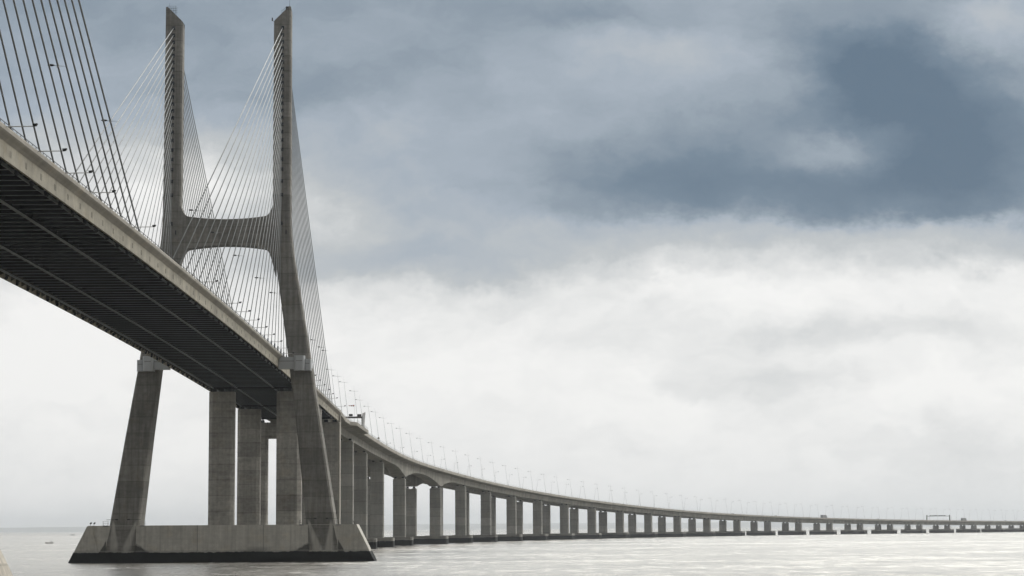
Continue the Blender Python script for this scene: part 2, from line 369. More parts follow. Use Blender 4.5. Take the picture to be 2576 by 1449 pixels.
# ------------------------------------------------------------------ water, far shore
def make_water():
    mb = MB(); mb.add([(-16000, -3000, 0), (16000, -3000, 0), (16000, 30000, 0), (-16000, 30000, 0)], [(0, 1, 2, 3)])
    m, T = new_mat('estuary_water')
    P = T.n('ShaderNodeNewGeometry').outputs['Position']
    x, y, z = T.sep(P)[:3]
    w1 = T.noise(T.comb(T.m('MULTIPLY', x, 0.9), y, 0.0), 0.11, 4, 0.6)[0]
    w2 = T.noise(T.comb(x, T.m('MULTIPLY_ADD', x, 0.12, y), 3.0), 0.42, 5, 0.65)[0]
    gust = T.noise(T.comb(T.m('MULTIPLY', x, 0.30), y, 7.0), 0.007, 5, 0.62)[0]
    patch = T.noise(T.comb(T.m('MULTIPLY', x, 0.45), T.m('MULTIPLY', y, 0.5), 2.0), 0.05, 5, 0.7)[0]
    rip = T.noise(T.comb(x, T.m('MULTIPLY', y, 0.30), 5.0), 0.22, 5, 0.7)[0]
    calm = T.rmap(y, 1800, 5000, 1.0, 0.30, True)
    h = T.m('ADD', T.m('MULTIPLY', w1, 1.3), T.m('MULTIPLY', w2, 0.9))
    chop = T.m('MULTIPLY', T.rmap(gust, 0.35, 0.65, 0.85, 1.15), T.m('MULTIPLY', T.rmap(patch, 0.36, 0.66, 0.82, 1.22), T.rmap(rip, 0.33, 0.70, 0.78, 1.40)))
    chop = T.m('MULTIPLY', chop, calm)
    bn = T.n('ShaderNodeBump'); bn.inputs['Strength'].default_value = 1.0
    T.put(bn.inputs['Distance'], T.m('MULTIPLY', chop, 0.32)); T.put(bn.inputs['Height'], h)
    fr = T.n('ShaderNodeFresnel'); fr.inputs['IOR'].default_value = 1.34
    gl = T.n('ShaderNodeBsdfAnisotropic', distribution='MULTI_GGX'); gl.inputs['Color'].default_value = (0.845, 0.825, 0.785, 1)
    T.put(gl.inputs['Roughness'], T.m('MULTIPLY', chop, 0.21)); T.put(gl.inputs['Normal'], bn.outputs[0])
    df = T.n('ShaderNodeBsdfDiffuse'); df.inputs['Color'].default_value = (0.070, 0.062, 0.046, 1)
    mx = T.n('ShaderNodeMixShader'); T.put(mx.inputs[0], T.m('SUBTRACT', fr.outputs[0], T.rmap(chop, 0.8, 2.4, 0.0, 0.36)))
    T.t.links.new(df.outputs[0], mx.inputs[1]); T.t.links.new(gl.outputs[0], mx.inputs[2])
    o = T.n('ShaderNodeOutputMaterial'); T.put(o.inputs['Surface'], mx.outputs[0])
    w = mb.build('water', m); tag(w, kind='structure')
make_water()

def make_shore():
    m, T = new_mat('haze_paled_scrub')
    P = T.n('ShaderNodeNewGeometry').outputs['Position']
    n1 = T.noise(P, 0.01, 5, 0.6)[0]
    principled(T, T.ramp(n1, [(0.3, (0.24, 0.26, 0.24)), (0.7, (0.36, 0.36, 0.33))]), 0.95, 0.1)  # scrub tone paled: distance haze put into the base colour
    rnd = random.Random(3)
    def ridge(name, y0, hfun, depth):
        mb = MB(); ls = []
        xs = np.linspace(-9000, 9000, 361)
        for k, q in enumerate((0.0, 0.12, 0.45, 1.0)):
            l = []
            for xx in xs:
                hh = hfun(xx)*(0.0, 0.55, 1.0, 0.85)[k]
                l.append((xx, y0+depth*q+180*math.sin(xx*0.0007+1)+60*math.sin(xx*0.004), hh-(0.5 if k == 0 else 0)))
            ls.append(l)
        mb.loops(ls, closed=False, caps=False)
        tag(mb.build(name, m, smooth=True), kind='structure')
    def noise1(seed):
        r = random.Random(seed); ph = [(r.uniform(0, 6.28), r.uniform(0.7, 1.3)) for _ in range(8)]
        return lambda xx: sum(math.sin(xx*0.0006*(1.9**i)*w+p)/(1.55**i) for i, (p, w) in enumerate(ph))
    a, b = noise1(5), noise1(11)
    ridge('far_shore', 21000, lambda xx: max(12.0, 40+6*a(xx*.4)+14*math.exp(-((xx-2800)/2600)**2)), 1200)
    ridge('far_hills', 24000, lambda xx: max(16.0, 52+9*b(xx*.35)+16*math.exp(-((xx-2400)/3200)**2)), 1500)
make_shore()

# ------------------------------------------------------------------ the towers
OUT = [(-2, 32.2), (3, 31.6), (10.4, 30.6), (34, 26.9), (52.2, 24.0), (60, 22.8), (68, 21.45), (76, 20.1), (81, 19.25), (85.5, 18.55), (89, 18.1), (93, 17.8), (104, 17.7), (150.6, 17.6)]
INN = [(-2, 24.4), (3, 23.7), (10.4, 22.8), (34, 20.2), (52.2, 17.9), (60, 16.85), (68, 15.75), (76, 14.65), (81, 13.95), (85.5, 13.35), (89, 13.05), (93, 12.9), (104, 12.8), (150.6, 12.8)]
DEP = [(-2, 6.1), (3, 5.9), (10.4, 5.15), (34, 4.2), (52, 3.1), (76, 2.5), (93, 2.4), (155, 2.3)]
def ip(tab, z): return float(np.interp(z, [a for a, _ in tab], [b for _, b in tab]))
ANCH_Z = [148.76, 146.73, 144.74, 142.83, 140.95, 138.97, 137.0, 135.02, 133.04, 131.07, 129.09, 127.14, 125.15, 123.16, 121.17, 119.05, 116.75, 114.05, 111.35, 108.5, 105.14, 101.3, 93.24]

def leg_mesh(sg):
    mb = MB(); zs = sorted(set([z for z, _ in OUT] + [15, 20, 27, 41, 47, 64, 72, 97, 112, 120, 130, 140])); ls = []
    ch = 0.45
    def ring(z, zin=None, zb=None):
        o, i, d = ip(OUT, z), ip(INN, z), ip(DEP, z)
        pts = [(i+ch, -d), (o-ch, -d), (o, -d+ch), (o, d-ch), (o-ch, d), (i+ch, d), (i, d-ch), (i, -d+ch)]
        return pts
    for z in zs: ls.append([(sg*p[0], p[1], z) for p in ring(z)])
    # slanted head: high outside, low inside, falling to the back
    top = []
    for p in ring(150.6):
        t = min(1.0, max(0.0, (p[0]-12.9)/(17.1-12.9)))
        z = 150.8 + 4.2*t - (p[1]+2.3)/4.6*1.2
        top.append((sg*p[0], p[1], z))
    ls.append(top)
    return mb.loops(ls)

def make_tower(loc, label, mat_base, full=True):
    root = empty('bridge_tower', loc, label, 'bridge tower')
    # foot: a long ship-impact plinth with raked ends
    mb = MB()
    def foot(x0, x1, z0, z1, y0, y1, rake=0.50, rk=(True, True)):
        e = lambda z: 36.5 + (10.0-z)*rake
        l0, l1 = [], []
        for z, l in ((z0, l0), (z1, l1)):
            a = -e(z) if rk[0] else x0; b = e(z) if rk[1] else x1
            t = 1.0 if z > 3 else 1.0
            l += [(a, y0+0.0, z), (b, y0, z), (b, y1, z), (a, y1, z)]
        return mb.loops([l0, l1])
    foot(0, 0, -3, 3.0, -6.4, 6.0)
    foot(0, 0, 3.0, 10.0, -5.2, 5.2)
    # raked end blocks stand a little proud of the wall
    for sg in (-1, 1):
        l = []
        for z in (3.0, 9.97):
            b = 36.53+(10-z)*0.5; a = 35.6+(10-z)*0.12 - (3.0 if z < 5 else 0.0)
            l.append([(sg*a, -5.75, z), (sg*b, -5.75, z), (sg*b, -5.15, z), (sg*a, -5.15, z)])
        mb.loops(l)
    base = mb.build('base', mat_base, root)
    # joints in the wall, small service ledges and their railings
    for sg in (-1, 1):
        for (xa, xb) in ((sg*(31.0), sg*32.4), (sg*21.0, sg*22.2)):
            a, b = min(xa, xb), max(xa, xb); rl = MB()
            rl.box(a, b, -5.6, -4.4, 9.75, 10.05)
            for xx in (a+0.05, b-0.05):
                for yy in (-5.5, -4.5): rl.tube((xx, yy, 10), (xx, yy, 11.2), 0.035, n=5)
            for zz in (10.6, 11.2):
                rl.tube((a, -5.5, zz), (b, -5.5, zz), 0.03, n=5); rl.tube((a, -4.5, zz), (b, -4.5, zz), 0.03, n=5)
            rl.build('railing', M['galv'], base)
    for (xx, sgn) in ((-35.9, 1), (-34.9, 1), (36.0, -1)):
        fl = MB(); fl.tube((xx, -4.9, 9.95), (xx, -4.9, 10.5), 0.05, n=6)
        fl.loops([[(xx-0.12, -5.05, 10.45), (xx-0.12, -4.75, 10.45), (xx-0.12, -4.75, 10.75), (xx-0.12, -5.05, 10.75)],
                  [(xx+sgn*0.35, -5.2, 10.5), (xx+sgn*0.35, -4.6, 10.5), (xx+sgn*0.35, -4.6, 11.0), (xx+sgn*0.35, -5.2, 11.0)]])
        fl.build('floodlight', M['black'], base)
    for sg in (-1, 1):
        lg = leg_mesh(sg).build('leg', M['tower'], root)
        if full:
            for z in ANCH_Z:
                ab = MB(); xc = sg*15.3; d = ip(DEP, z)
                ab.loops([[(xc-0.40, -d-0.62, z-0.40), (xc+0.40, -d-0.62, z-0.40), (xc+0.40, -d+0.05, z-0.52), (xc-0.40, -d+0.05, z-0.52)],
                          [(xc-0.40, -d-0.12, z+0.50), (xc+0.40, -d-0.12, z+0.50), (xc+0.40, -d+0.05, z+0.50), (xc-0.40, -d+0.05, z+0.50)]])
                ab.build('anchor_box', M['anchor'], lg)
            # floodlight brackets low on the leg, a slot window above the crossbeam
            for (xo, xl, zz) in ((31.5, 28.9, 11.6), (22.2, 25.0, 11.6)):
                fb = MB()
                fb.tube((sg*xo, -5.0, zz), (sg*xl, -5.9, zz+0.05), 0.05, n=5)
                fb.box(min(sg*xl, sg*(xl+(0.7 if xl < 27 else -0.7))), max(sg*xl, sg*(xl+(0.7 if xl < 27 else -0.7))), -6.1, -5.6, zz-0.12, zz+0.2)
                fb.build('floodlight_bracket', M['black'], lg)
            sl = MB(); xs_ = 13.75 if sg > 0 else -14.2
            xs_ = sg*16.6 if sg > 0 else -14.0
            sl.box(xs_-0.13, xs_+0.13, -2.43, -2.30, 90.2, 91.4); sl.build('slot_window', M['anchor'], lg)
        # roof fittings
        rf = MB()
        if sg < 0:
            for i in range(5):
                rf.tube((-17.0+0.5*i, -1.2, 153.6-0.4*i), (-17.0+0.5*i, -1.2, 155.4), 0.03, n=5)
                rf.tube((-17.0+0.5*i, 1.0, 153.0-0.4*i), (-17.0+0.5*i, 1.0, 155.4), 0.03, n=5)
            for zz in (154.0, 154.7, 155.4):
                rf.tube((-17.1, -1.2, zz), (-14.8, -1.2, zz), 0.025, n=5); rf.tube((-17.1, 1.0, zz), (-14.8, 1.0, zz), 0.025, n=5)
                rf.tube((-14.8, -1.2, zz), (-14.8, 1.0, zz), 0.025, n=5)
            rf.tube((-16.9, 0, 154), (-16.9, 0, 156.6), 0.04, 0.02, n=5)
        else:
            rf.box(16.0, 17.1, -0.6, 0.6, 154.0, 155.3)
            rf.tube((17.0, 0, 155), (17.0, 0, 158.5), 0.05, 0.02, n=5)
            for i in range(4): rf.tube((14.9+0.35*i, -1.0, 152.6+0.3*i), (14.9+0.35*i, -1.0, 154.1+0.3*i), 0.03, n=5)
            for k in (0, 1): rf.tube((14.9, -1.0, 153.3+0.7*k), (16.0, -1.0, 154.2+0.7*k), 0.025, n=5)
            rf.tube((12.9, -1.5, 150.8), (12.35, -1.5, 151.0), 0.06, n=5)
            rf.box(12.15, 12.45, -1.7, -1.3, 150.9, 151.8)
        rf.build('roof_fittings', M['black'], lg)
        # pale wind collar where the deck passes the leg
        cl = MB()
        def arc_box(x0, x1, yf, z0, z1, r=0.8, yb=-2.6):
            pts = [(x0, yb)]
            for a in range(0, 91, 15): pts.append((x0+r-r*math.cos(rad(a)), yf+r-r*math.sin(rad(a))))
            for a in range(90, -1, -15): pts.append((x1-r+r*math.cos(rad(a)), yf+r-r*math.sin(rad(a))))
            pts.append((x1, yb))
            cl.loops([[(sg*p[0], p[1], z0) for p in pts], [(sg*p[0], p[1], z1) for p in pts]])
        arc_box(14.95, 19.25, -4.6, 52.55, 55.8, 0.25)
        arc_box(19.2, 22.2, -5.9, 52.05, 56.15, 0.9)
        arc_box(22.15, 23.9, -4.9, 52.05, 55.2, 0.5, 0.0)
        co = cl.build('wind_collar', M['collar'], root)
        for xa, xb, yf, zz in ((14.9, 19.2, -4.64, 54.62), (19.9, 21.6, -5.94, 54.62), (22.3, 23.5, -4.94, 53.95)):
            bd = MB(); bd.box(*sorted((sg*xa, sg*xb)), yf, yf+0.14, zz, zz+0.10); bd.build('seam_band', M['signdark'], co)
    # crossbeam with swept haunches
    xs = np.linspace(-13.6, 13.6, 55); ls = []
    def topz(x): return 94.55 + 0.85*(abs(x)/11)**2 + 5.5*max(0.0, (abs(x)-10.6)/3.0)**2.4
    def botz(x): return 87.25 - 0.9*(abs(x)/10.5)**2 - 7.0*max(0.0, (abs(x)-10.6)/3.0)**2.2
    for x in xs: ls.append([(x, -2.05, botz(x)), (x, 2.05, botz(x)), (x, 2.05, topz(x)), (x, -2.05, topz(x))])
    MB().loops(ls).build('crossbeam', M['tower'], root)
    return root
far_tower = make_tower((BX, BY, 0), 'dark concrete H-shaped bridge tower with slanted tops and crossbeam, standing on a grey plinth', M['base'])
near_tower = make_tower((BX, BY-427.5, 0), 'pale raked concrete corner of the nearer tower foot at the lower left edge', M['base_near'], False)

# ------------------------------------------------------------------ main deck
def make_main_deck():
    s0, s1 = -490.0, 204.2
    root = empty('cable_stayed_deck', at(s0, 0, 0), 'long straight bridge deck with dark ribbed steel underside and pale concrete edge', 'bridge deck')
    inv = Matrix.Translation(-root.location)
    def put(mb, name, mat, parent=root, smooth=False):
        o = mb.build(name, mat, parent, smooth); o.data.transform(inv); return o
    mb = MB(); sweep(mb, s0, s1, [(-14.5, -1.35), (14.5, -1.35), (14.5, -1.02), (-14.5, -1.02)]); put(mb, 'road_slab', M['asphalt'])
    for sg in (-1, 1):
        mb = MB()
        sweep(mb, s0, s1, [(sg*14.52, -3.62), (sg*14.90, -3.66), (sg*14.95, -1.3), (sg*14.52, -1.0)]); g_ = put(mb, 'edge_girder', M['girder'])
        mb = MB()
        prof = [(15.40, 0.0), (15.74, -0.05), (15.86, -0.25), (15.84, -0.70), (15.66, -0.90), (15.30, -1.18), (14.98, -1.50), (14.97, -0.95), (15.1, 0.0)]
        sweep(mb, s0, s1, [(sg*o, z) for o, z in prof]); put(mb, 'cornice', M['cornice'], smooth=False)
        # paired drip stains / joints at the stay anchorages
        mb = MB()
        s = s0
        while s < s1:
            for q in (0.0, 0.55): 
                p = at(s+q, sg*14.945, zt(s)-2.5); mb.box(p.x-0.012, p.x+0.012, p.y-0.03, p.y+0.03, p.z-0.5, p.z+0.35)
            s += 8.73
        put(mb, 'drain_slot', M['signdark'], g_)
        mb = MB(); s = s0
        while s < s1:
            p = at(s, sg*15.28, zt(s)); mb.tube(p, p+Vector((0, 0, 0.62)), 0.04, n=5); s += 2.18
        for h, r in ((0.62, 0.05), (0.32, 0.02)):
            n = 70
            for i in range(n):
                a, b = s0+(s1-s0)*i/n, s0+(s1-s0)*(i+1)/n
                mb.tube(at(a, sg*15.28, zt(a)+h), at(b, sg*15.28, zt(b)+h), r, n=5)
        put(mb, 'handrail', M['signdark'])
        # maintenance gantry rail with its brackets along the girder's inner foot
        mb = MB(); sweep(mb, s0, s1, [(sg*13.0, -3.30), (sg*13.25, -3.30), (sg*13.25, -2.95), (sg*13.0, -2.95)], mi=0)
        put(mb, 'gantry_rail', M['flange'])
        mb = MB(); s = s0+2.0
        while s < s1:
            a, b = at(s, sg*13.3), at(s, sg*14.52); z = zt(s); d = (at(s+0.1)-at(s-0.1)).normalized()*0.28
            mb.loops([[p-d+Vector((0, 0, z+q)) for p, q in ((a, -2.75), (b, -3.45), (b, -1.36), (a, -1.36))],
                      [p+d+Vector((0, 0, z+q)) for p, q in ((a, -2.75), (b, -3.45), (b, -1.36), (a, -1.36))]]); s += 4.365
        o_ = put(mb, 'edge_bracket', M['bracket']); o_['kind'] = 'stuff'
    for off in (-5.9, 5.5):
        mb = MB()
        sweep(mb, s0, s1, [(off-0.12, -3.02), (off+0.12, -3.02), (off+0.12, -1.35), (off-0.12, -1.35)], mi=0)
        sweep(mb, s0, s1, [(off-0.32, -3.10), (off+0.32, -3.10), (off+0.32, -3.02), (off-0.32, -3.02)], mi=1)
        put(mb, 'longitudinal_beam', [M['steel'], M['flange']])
    # cross girders every half anchorage: I-shapes with a pale bottom flange; the hundred nearest in view are parts
    rest = MB(); k = 0; s = -470.0; many = []
    while s < s1-1: many.append(s); s += 4.365
    shown = [q for q in many if q > -385][:100]
    for s in many:
        mb = rest if s not in shown else MB()
        z = zt(s); a, b = at(s, -13.6, 0), at(s, 13.6, 0)
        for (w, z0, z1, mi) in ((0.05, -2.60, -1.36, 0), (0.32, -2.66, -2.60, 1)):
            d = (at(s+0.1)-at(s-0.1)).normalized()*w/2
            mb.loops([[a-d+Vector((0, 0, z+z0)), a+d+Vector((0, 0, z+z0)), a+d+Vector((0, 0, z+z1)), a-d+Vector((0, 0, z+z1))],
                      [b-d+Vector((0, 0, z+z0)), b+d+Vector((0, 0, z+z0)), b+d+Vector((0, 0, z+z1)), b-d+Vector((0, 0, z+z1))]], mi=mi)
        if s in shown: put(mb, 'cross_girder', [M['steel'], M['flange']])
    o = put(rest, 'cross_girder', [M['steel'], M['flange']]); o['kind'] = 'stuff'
    for s in (72.0, 142.6, 200.0):
        mb = MB(); z = zt(s); a, b = at(s, -13.5, z-3.0), at(s, 13.5, z-3.0); mb.beam(a, b, 1.1, 0.55); put(mb, 'pier_cross_girder', M['steel'])
make_main_deck()

# ------------------------------------------------------------------ stay cables
RAD = [0.1]
def stay(top, foot, label, group, sg, s_foot):
    top, foot = Vector(top), Vector(foot)
    root_dir = (top-foot).normalized()
    c = MB(); c.tube(foot-foot, top-foot, RAD[0], n=8)
    o = c.build('stay_cable', M['cable'], None, True, foot); tag(o, label, 'stay cable', group)
    sl = MB(); sl.tube(root_dir*0.3, root_dir*2.9, 0.2, n=8); sl.tube(root_dir*2.9, root_dir*3.2, 0.2, 0.13, n=8); sl.build('sleeve', M['sleeve'], o, True)
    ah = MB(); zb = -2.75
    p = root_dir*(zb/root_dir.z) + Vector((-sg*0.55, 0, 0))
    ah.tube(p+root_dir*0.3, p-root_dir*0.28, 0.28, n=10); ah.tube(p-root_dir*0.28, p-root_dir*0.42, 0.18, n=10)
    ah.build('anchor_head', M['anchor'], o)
    return o
L0, LM = 3.5, 8.73
for side, sg, leg in (('right', 1, 'right'), ('left', -1, 'left')):
    for fan, dr in (('front', -1), ('rear', 1)):
        for i in range(23):
            u = L0 + i*LM if dr < 0 else 5.0 + i*8.2
            RAD[0] = 0.088 + 0.030*i/22
            s_f = dr*u; z_top = ANCH_Z[22-i]
            top = (BX+sg*15.3, BY+dr*(ip(DEP, z_top)+0.05), z_top)
            foot = at(s_f, sg*14.6, zt(s_f)-0.9)
            stay(top, foot, f'pale stay cable from the far tower\'s {leg} leg, {nth(23-i)} from outside in its {fan} fan', 'stay cables of the far tower', sg, s_f)
for i in range(8, 23):
    u = L0 + i*LM; s_f = -420 + u; RAD[0] = 0.10 + 0.045*i/22
    z_top = ANCH_Z[22-i]
    top = (BX+15.3, BY-420+2.4, z_top); foot = at(s_f, 14.6, zt(s_f)-0.9)
    stay(top, foot, f'thick dark stay cable in the upper left corner, {nth(23-i)} from the right', 'near stay cables in the upper left corner', 1, s_f)

# ------------------------------------------------------------------ piers
def octo(cx, w, d, ch):
    return [(cx-w/2+ch, -d/2), (cx+w/2-ch, -d/2), (cx+w/2, -d/2+ch), (cx+w/2, d/2-ch), (cx+w/2-ch, d/2), (cx-w/2+ch, d/2), (cx-w/2, d/2-ch), (cx-w/2, -d/2+ch)]
def column(mb, cx, w, d, z0, z1, ch):
    mb.loops([[(p[0], p[1], z) for p in octo(cx, w, d, ch)] for z in np.linspace(z0, z1, 6)])
def pier_cap(mb, w, d, z0=-3.0, z1=4.5, ch=1.4, cx=0.0):
    mb.loops([[(p[0]+cx, p[1], z) for p in octo(0, w, d, ch)] for z in (z0, z1)])

PIER_S = [72.0, 142.6, 204.6]
pier_no = 0
for s, cols in ((72.0, ((-10.35, 7.9), (10.45, 7.7))), (142.6, ((-10.4, 7.8), (10.4, 7.8)))):
    pier_no += 1
    r = empty('bridge_pier', at(s), f'twin tall chamfered concrete columns holding the straight deck, {nth(pier_no)} behind the far tower', 'bridge pier', 'piers of the straight deck', -heading(s))
    mb = MB(); pier_cap(mb, 33, 11); mb.build('pile_cap', M['cap'], r)
    for cx, w in cols:
        mb = MB(); column(mb, cx, w, 5.0, 4.3, zt(s)-4.25, 1.15); c = mb.build('column', M['pier'], r)
        for q in (-0.30, 0.02, 0.30):
            mb = MB(); mb.box(cx+q*w-0.55, cx+q*w+0.55, -0.8, 0.8, zt(s)-4.3, zt(s)-3.25); mb.build('bearing', M['anchor'], c)
# end pier of the cable-stayed part: a portal
s = 204.6
r = empty('bridge_pier', at(s), 'portal pier with a crossbeam where the straight deck meets the curved viaduct', 'bridge pier', 'piers of the straight deck', -heading(s))
mb = MB(); pier_cap(mb, 42, 11); mb.build('pile_cap', M['cap'], r)
for cx, w in ((-15.2, 7.4), (11.9, 7.0)):
    mb = MB(); column(mb, cx, w, 5.5, 4.3, 48.3, 0.6); c = mb.build('column', M['pier'], r)
    for q in (-1.6, 1.6):
        mb = MB(); mb.box(cx+q-0.7, cx+q+0.7, -1.2, 1.2, 48.25, 49.25); mb.build('bearing', M['anchor'], c)
mb = MB(); mb.box(-11.6, 8.5, -2.2, 2.2, 42.4, 48.35); mb.build('crossbeam', M['pier'], r)
mb = MB(); mb.loops([[(14.85, -2.85, z), (15.6, -2.85, z), (15.6, 1.9, z), (14.85, 1.9, z)] for z in (4.3, 25, 48)]); mb.box(14.6, 15.62, -0.2, 1.9, 48.0, zt(s)+0.5)
mb.build('end_wall', M['cornice'], r)

# viaduct piers
st = [204.6]
for i in range(1, 31): st.append(st[-1] + (79.4 if i < 5 else 120.96 if i == 5 else 78.07))
VS = st[1:]
H1, H2 = st[4], st[5]
def depth(s):
    d = 5.0
    for h in (H1, H2):
        e = abs(s-h); inside = (H1 <= s <= H2)
        span = 58.0 if inside else 46.0
        if e < span: d = max(d, 5.0 + 4.4*(1-e/span)**2.0)
    return d
DLT = {1: 2.1, 2: -0.55, 3: -1.25}
CW = 6.5
def vpier_meshes(zc, haunch):
    pass
PH = []
for i, s in enumerate(VS, 1):
    if s > 2560: break
    big = i <= 5
    r = empty('viaduct_pier', at(s), ('viaduct pier of two square concrete columns on one low cap, %s beyond the portal pier' % nth(i)), 'viaduct pier', 'viaduct piers', -heading(s))
    d_ = depth(s); z1 = zt(s)-d_-0.55; dl = DLT.get(i, 0.0)
    mb = MB(); pier_cap(mb, 28.6, 8.5, -3.0, 4.5, 0.8); mb.build('pile_cap', M['cap'], r)
    for cx in (7.35, -7.25):
        mb = MB(); dd = 3.6; w = CW; c0 = cx+dl
        ch = 0.35
        n_z = [4.3, z1-1.1]
        ls = [[(p[0], p[1], z) for p in octo(c0, w, dd, ch)] for z in (4.3, z1-1.3)]
        mb.loops(ls)
        # head: chamfered shoulders with a bearing notch in the middle
        prof = [(-w/2+0.03, z1-1.3), (w/2-0.03, z1-1.3), (w/2-0.03, z1-0.7), (w/2-0.8, z1), (1.6, z1), (1.2, z1-0.45), (0.0, z1-0.62), (-1.2, z1-0.45), (-1.6, z1), (-w/2+0.8, z1), (-w/2+0.03, z1-0.7)]
        mb.loops([[(c0+p[0], -dd/2+0.03, p[1]) for p in prof], [(c0+p[0], dd/2-0.03, p[1]) for p in prof]])
        c = mb.build('column', M['pier2'], r)
        for q in (-1.9, 1.9):
            b = MB(); b.box(c0+q-0.55, c0+q+0.55, -0.8, 0.8, z1-0.05, z1+0.75); b.build('bearing', M['anchor'], c)

# ------------------------------------------------------------------ viaduct deck
VW = 14.6
def make_viaduct():
    s0, s1 = 205.2, 2800.0
    root = empty('viaduct_deck', at(s0), 'grey concrete viaduct deck curving away to the right over the water', 'viaduct deck')
    inv = Matrix.Translation(-root.location)
    def put(mb, name, mat, parent=root, smooth=False):
        o = mb.build(name, mat, parent, smooth); o.data.transform(inv); return o
    mb = MB(); sweep(mb, s0, s1, [(-VW+0.3, -1.35), (VW-0.3, -1.35), (VW-0.3, -0.95), (-VW+0.3, -0.95)], 8); put(mb, 'road_slab', M['asphalt'])
    for sg in (-1, 1):
        mb = MB()
        def prof(s):
            d = depth(s); t = 10.75; b = 10.6; i = 3.95
            return [(sg*b, -d), (sg*i, -d), (sg*(i-0.1), -1.38), (sg*(VW-0.32), -1.38), (sg*(VW-0.32), -1.62), (sg*(t+0.1), -2.1)]
        sweep(mb, s0, s1, prof, 4.0); put(mb, 'box_girder', M['viaduct'])
        mb = MB(); sweep(mb, s0, s1, [(sg*VW, 0.0), (sg*VW, -1.45), (sg*(VW-0.3), -1.55), (sg*(VW-0.3), 0.0)], 8); put(mb, 'parapet', M['cornice'])
        mb = MB(); s = s0
        while s < s1:
            stp = 3.0 if s < 900 else 6.0
            p = at(s, sg*(VW-0.12), zt(s)); mb.tube(p, p+Vector((0, 0, 0.8)), 0.04, n=4); s += stp
        n = 200
        for h, r_ in ((0.8, 0.045), (0.4, 0.03)):
            for i in range(n):
                a, b = s0+(s1-s0)*i/n, s0+(s1-s0)*(i+1)/n
                mb.tube(at(a, sg*(VW-0.12), zt(a)+h), at(b, sg*(VW-0.12), zt(b)+h), r_, n=4)
        put(mb, 'handrail', M['rail'])
    # transition piece: the deck edge swings from the wide cable-stayed part to the viaduct's own width
    mb = MB(); mb2 = MB()
    sweep(mb, 205.2, 236, lambda s: [(VW+0.02, 0), (VW+1.1*(1-(s-205.2)/31)+0.03, 0), (VW+1.1*(1-(s-205.2)/31)+0.03, -1.5), (VW+0.02, -1.7)]); put(mb, 'edge_taper', M['cornice'])
    # lay-by bulging out beyond the parapet
    def bul(s):
        e = 0.0 if s < 253 else min(1.0, (s-253)/4.5)
        return VW + 0.05 + 2.35*e
    mb = MB(); sweep(mb, 252.0, 302.0, lambda s: [(VW+0.02, -0.9), (bul(s), -0.9), (bul(s), -1.6), (VW+0.02, -2.0)], 1.0)
    sweep(mb, 252.0, 302.0, lambda s: [(bul(s)-0.18, -0.2), (bul(s)+0.05, -0.2), (bul(s)+0.05, -1.55), (bul(s)-0.18, -1.55)], 1.0); put(mb, 'lay_by', M['cornice'])
    mb = MB()
    for k in range(18):
        s = 252.5+k*2.9; p = at(s, bul(s)-0.05, zt(s)-0.2); mb.tube(p, p+Vector((0, 0, 1.0)), 0.04, n=4)
        if k < 17:
            q = s+2.9
            for h in (0.5, 1.0): mb.tube(at(s, bul(s)-0.05, zt(s)-0.2+h), at(q, bul(q)-0.05, zt(q)-0.2+h), 0.035, n=4)
    put(mb, 'lay_by_railing', M['rail'])
make_viaduct()

# ------------------------------------------------------------------ lamp posts on the viaduct
def make_lamp():
    r = empty('lamp_post', (0, 0, 0), 'x', 'lamp post', 'lamp posts along the viaduct')
    mb = MB(); mb.tube((0, 0, -0.6), (-1.9, 0, 13.6), 0.085, 0.04, n=7); mb.tube((-1.9, 0, 13.6), (-2.15, 0, 15.6), 0.03, 0.015, n=5); mb.build('pole', M['galv'], r)
    mb = MB(); mb.tube((-3.4, 0, 13.72), (-1.9, 0, 13.5), 0.045, n=5); mb.tube((-1.9, 0, 13.5), (-0.2, 0, 13.45), 0.045, 0.012, n=5); mb.build('arm', M['galv'], r)
    mb = MB(); mb.ellipsoid((-3.6, 0, 13.74), 0.48, 0.18, 0.12); mb.build('lamp_head', M['black'], r)
    return r
lamp = make_lamp(); used = False
LS = [200, 225, 249, 288, 310, 344, 374, 410, 447] + [484+39.05*k for k in range(58)]
for side, sg in (('near', 1), ('far', -1)):
    for k, s in enumerate(LS, 1):
        if sg < 0 and k < 3: continue
        o_s = 1.13 if s < 300 else 1.0
        if s > 2420+ (250 if sg < 0 else 0): break
        o = lamp if not used else copy_tree(lamp); used = True
        o.location = at(s, sg*(VW-0.15), zt(s)-0.3); o.rotation_euler = (0, 0, -heading(s) + (0 if sg > 0 else math.pi)); o.scale = (1, 1, o_s)
        o['label'] = f'slender leaning lamp post on the viaduct\'s {side} parapet, {nth(k)} from the far tower'

# ------------------------------------------------------------------ lamps clamped to the stays, floodlight arms on the parapet
def stay_lamp():
    r = empty('stay_lamp', (0, 0, 0), 'x', 'road lamp', 'road lamps clamped to the stays')
    mb = MB(); mb.tube((-0.6, 0, 0.05), (0.35, 0, -0.02), 0.04, n=6); mb.tube((0.35, 0, -0.02), (1.35, 0, -0.10), 0.04, 0.01, n=6); mb.tube((0, 0, -0.25), (0, 0, 0.25), 0.16, n=8); mb.build('bracket', M['galv'], r)
    mb = MB(); mb.ellipsoid((-0.95, 0, 0.10), 0.50, 0.22, 0.17); mb.build('lamp_head', M['black'], r)
    return r
sl0 = stay_lamp(); used = False; n_sl = 0
def cable_at(near, i, zz):
    u = L0+i*LM
    if near: s_f, top = -420+u, Vector((BX+15.3, BY-420+2.4, ANCH_Z[22-i]))
    else: s_f, top = -u, Vector((BX+15.3, BY-ip(DEP, ANCH_Z[22-i]), ANCH_Z[22-i]))
    foot = at(s_f, 14.6, zt(s_f)-0.9); t = (zz-foot.z)/(top.z-foot.z); return foot+(top-foot)*t
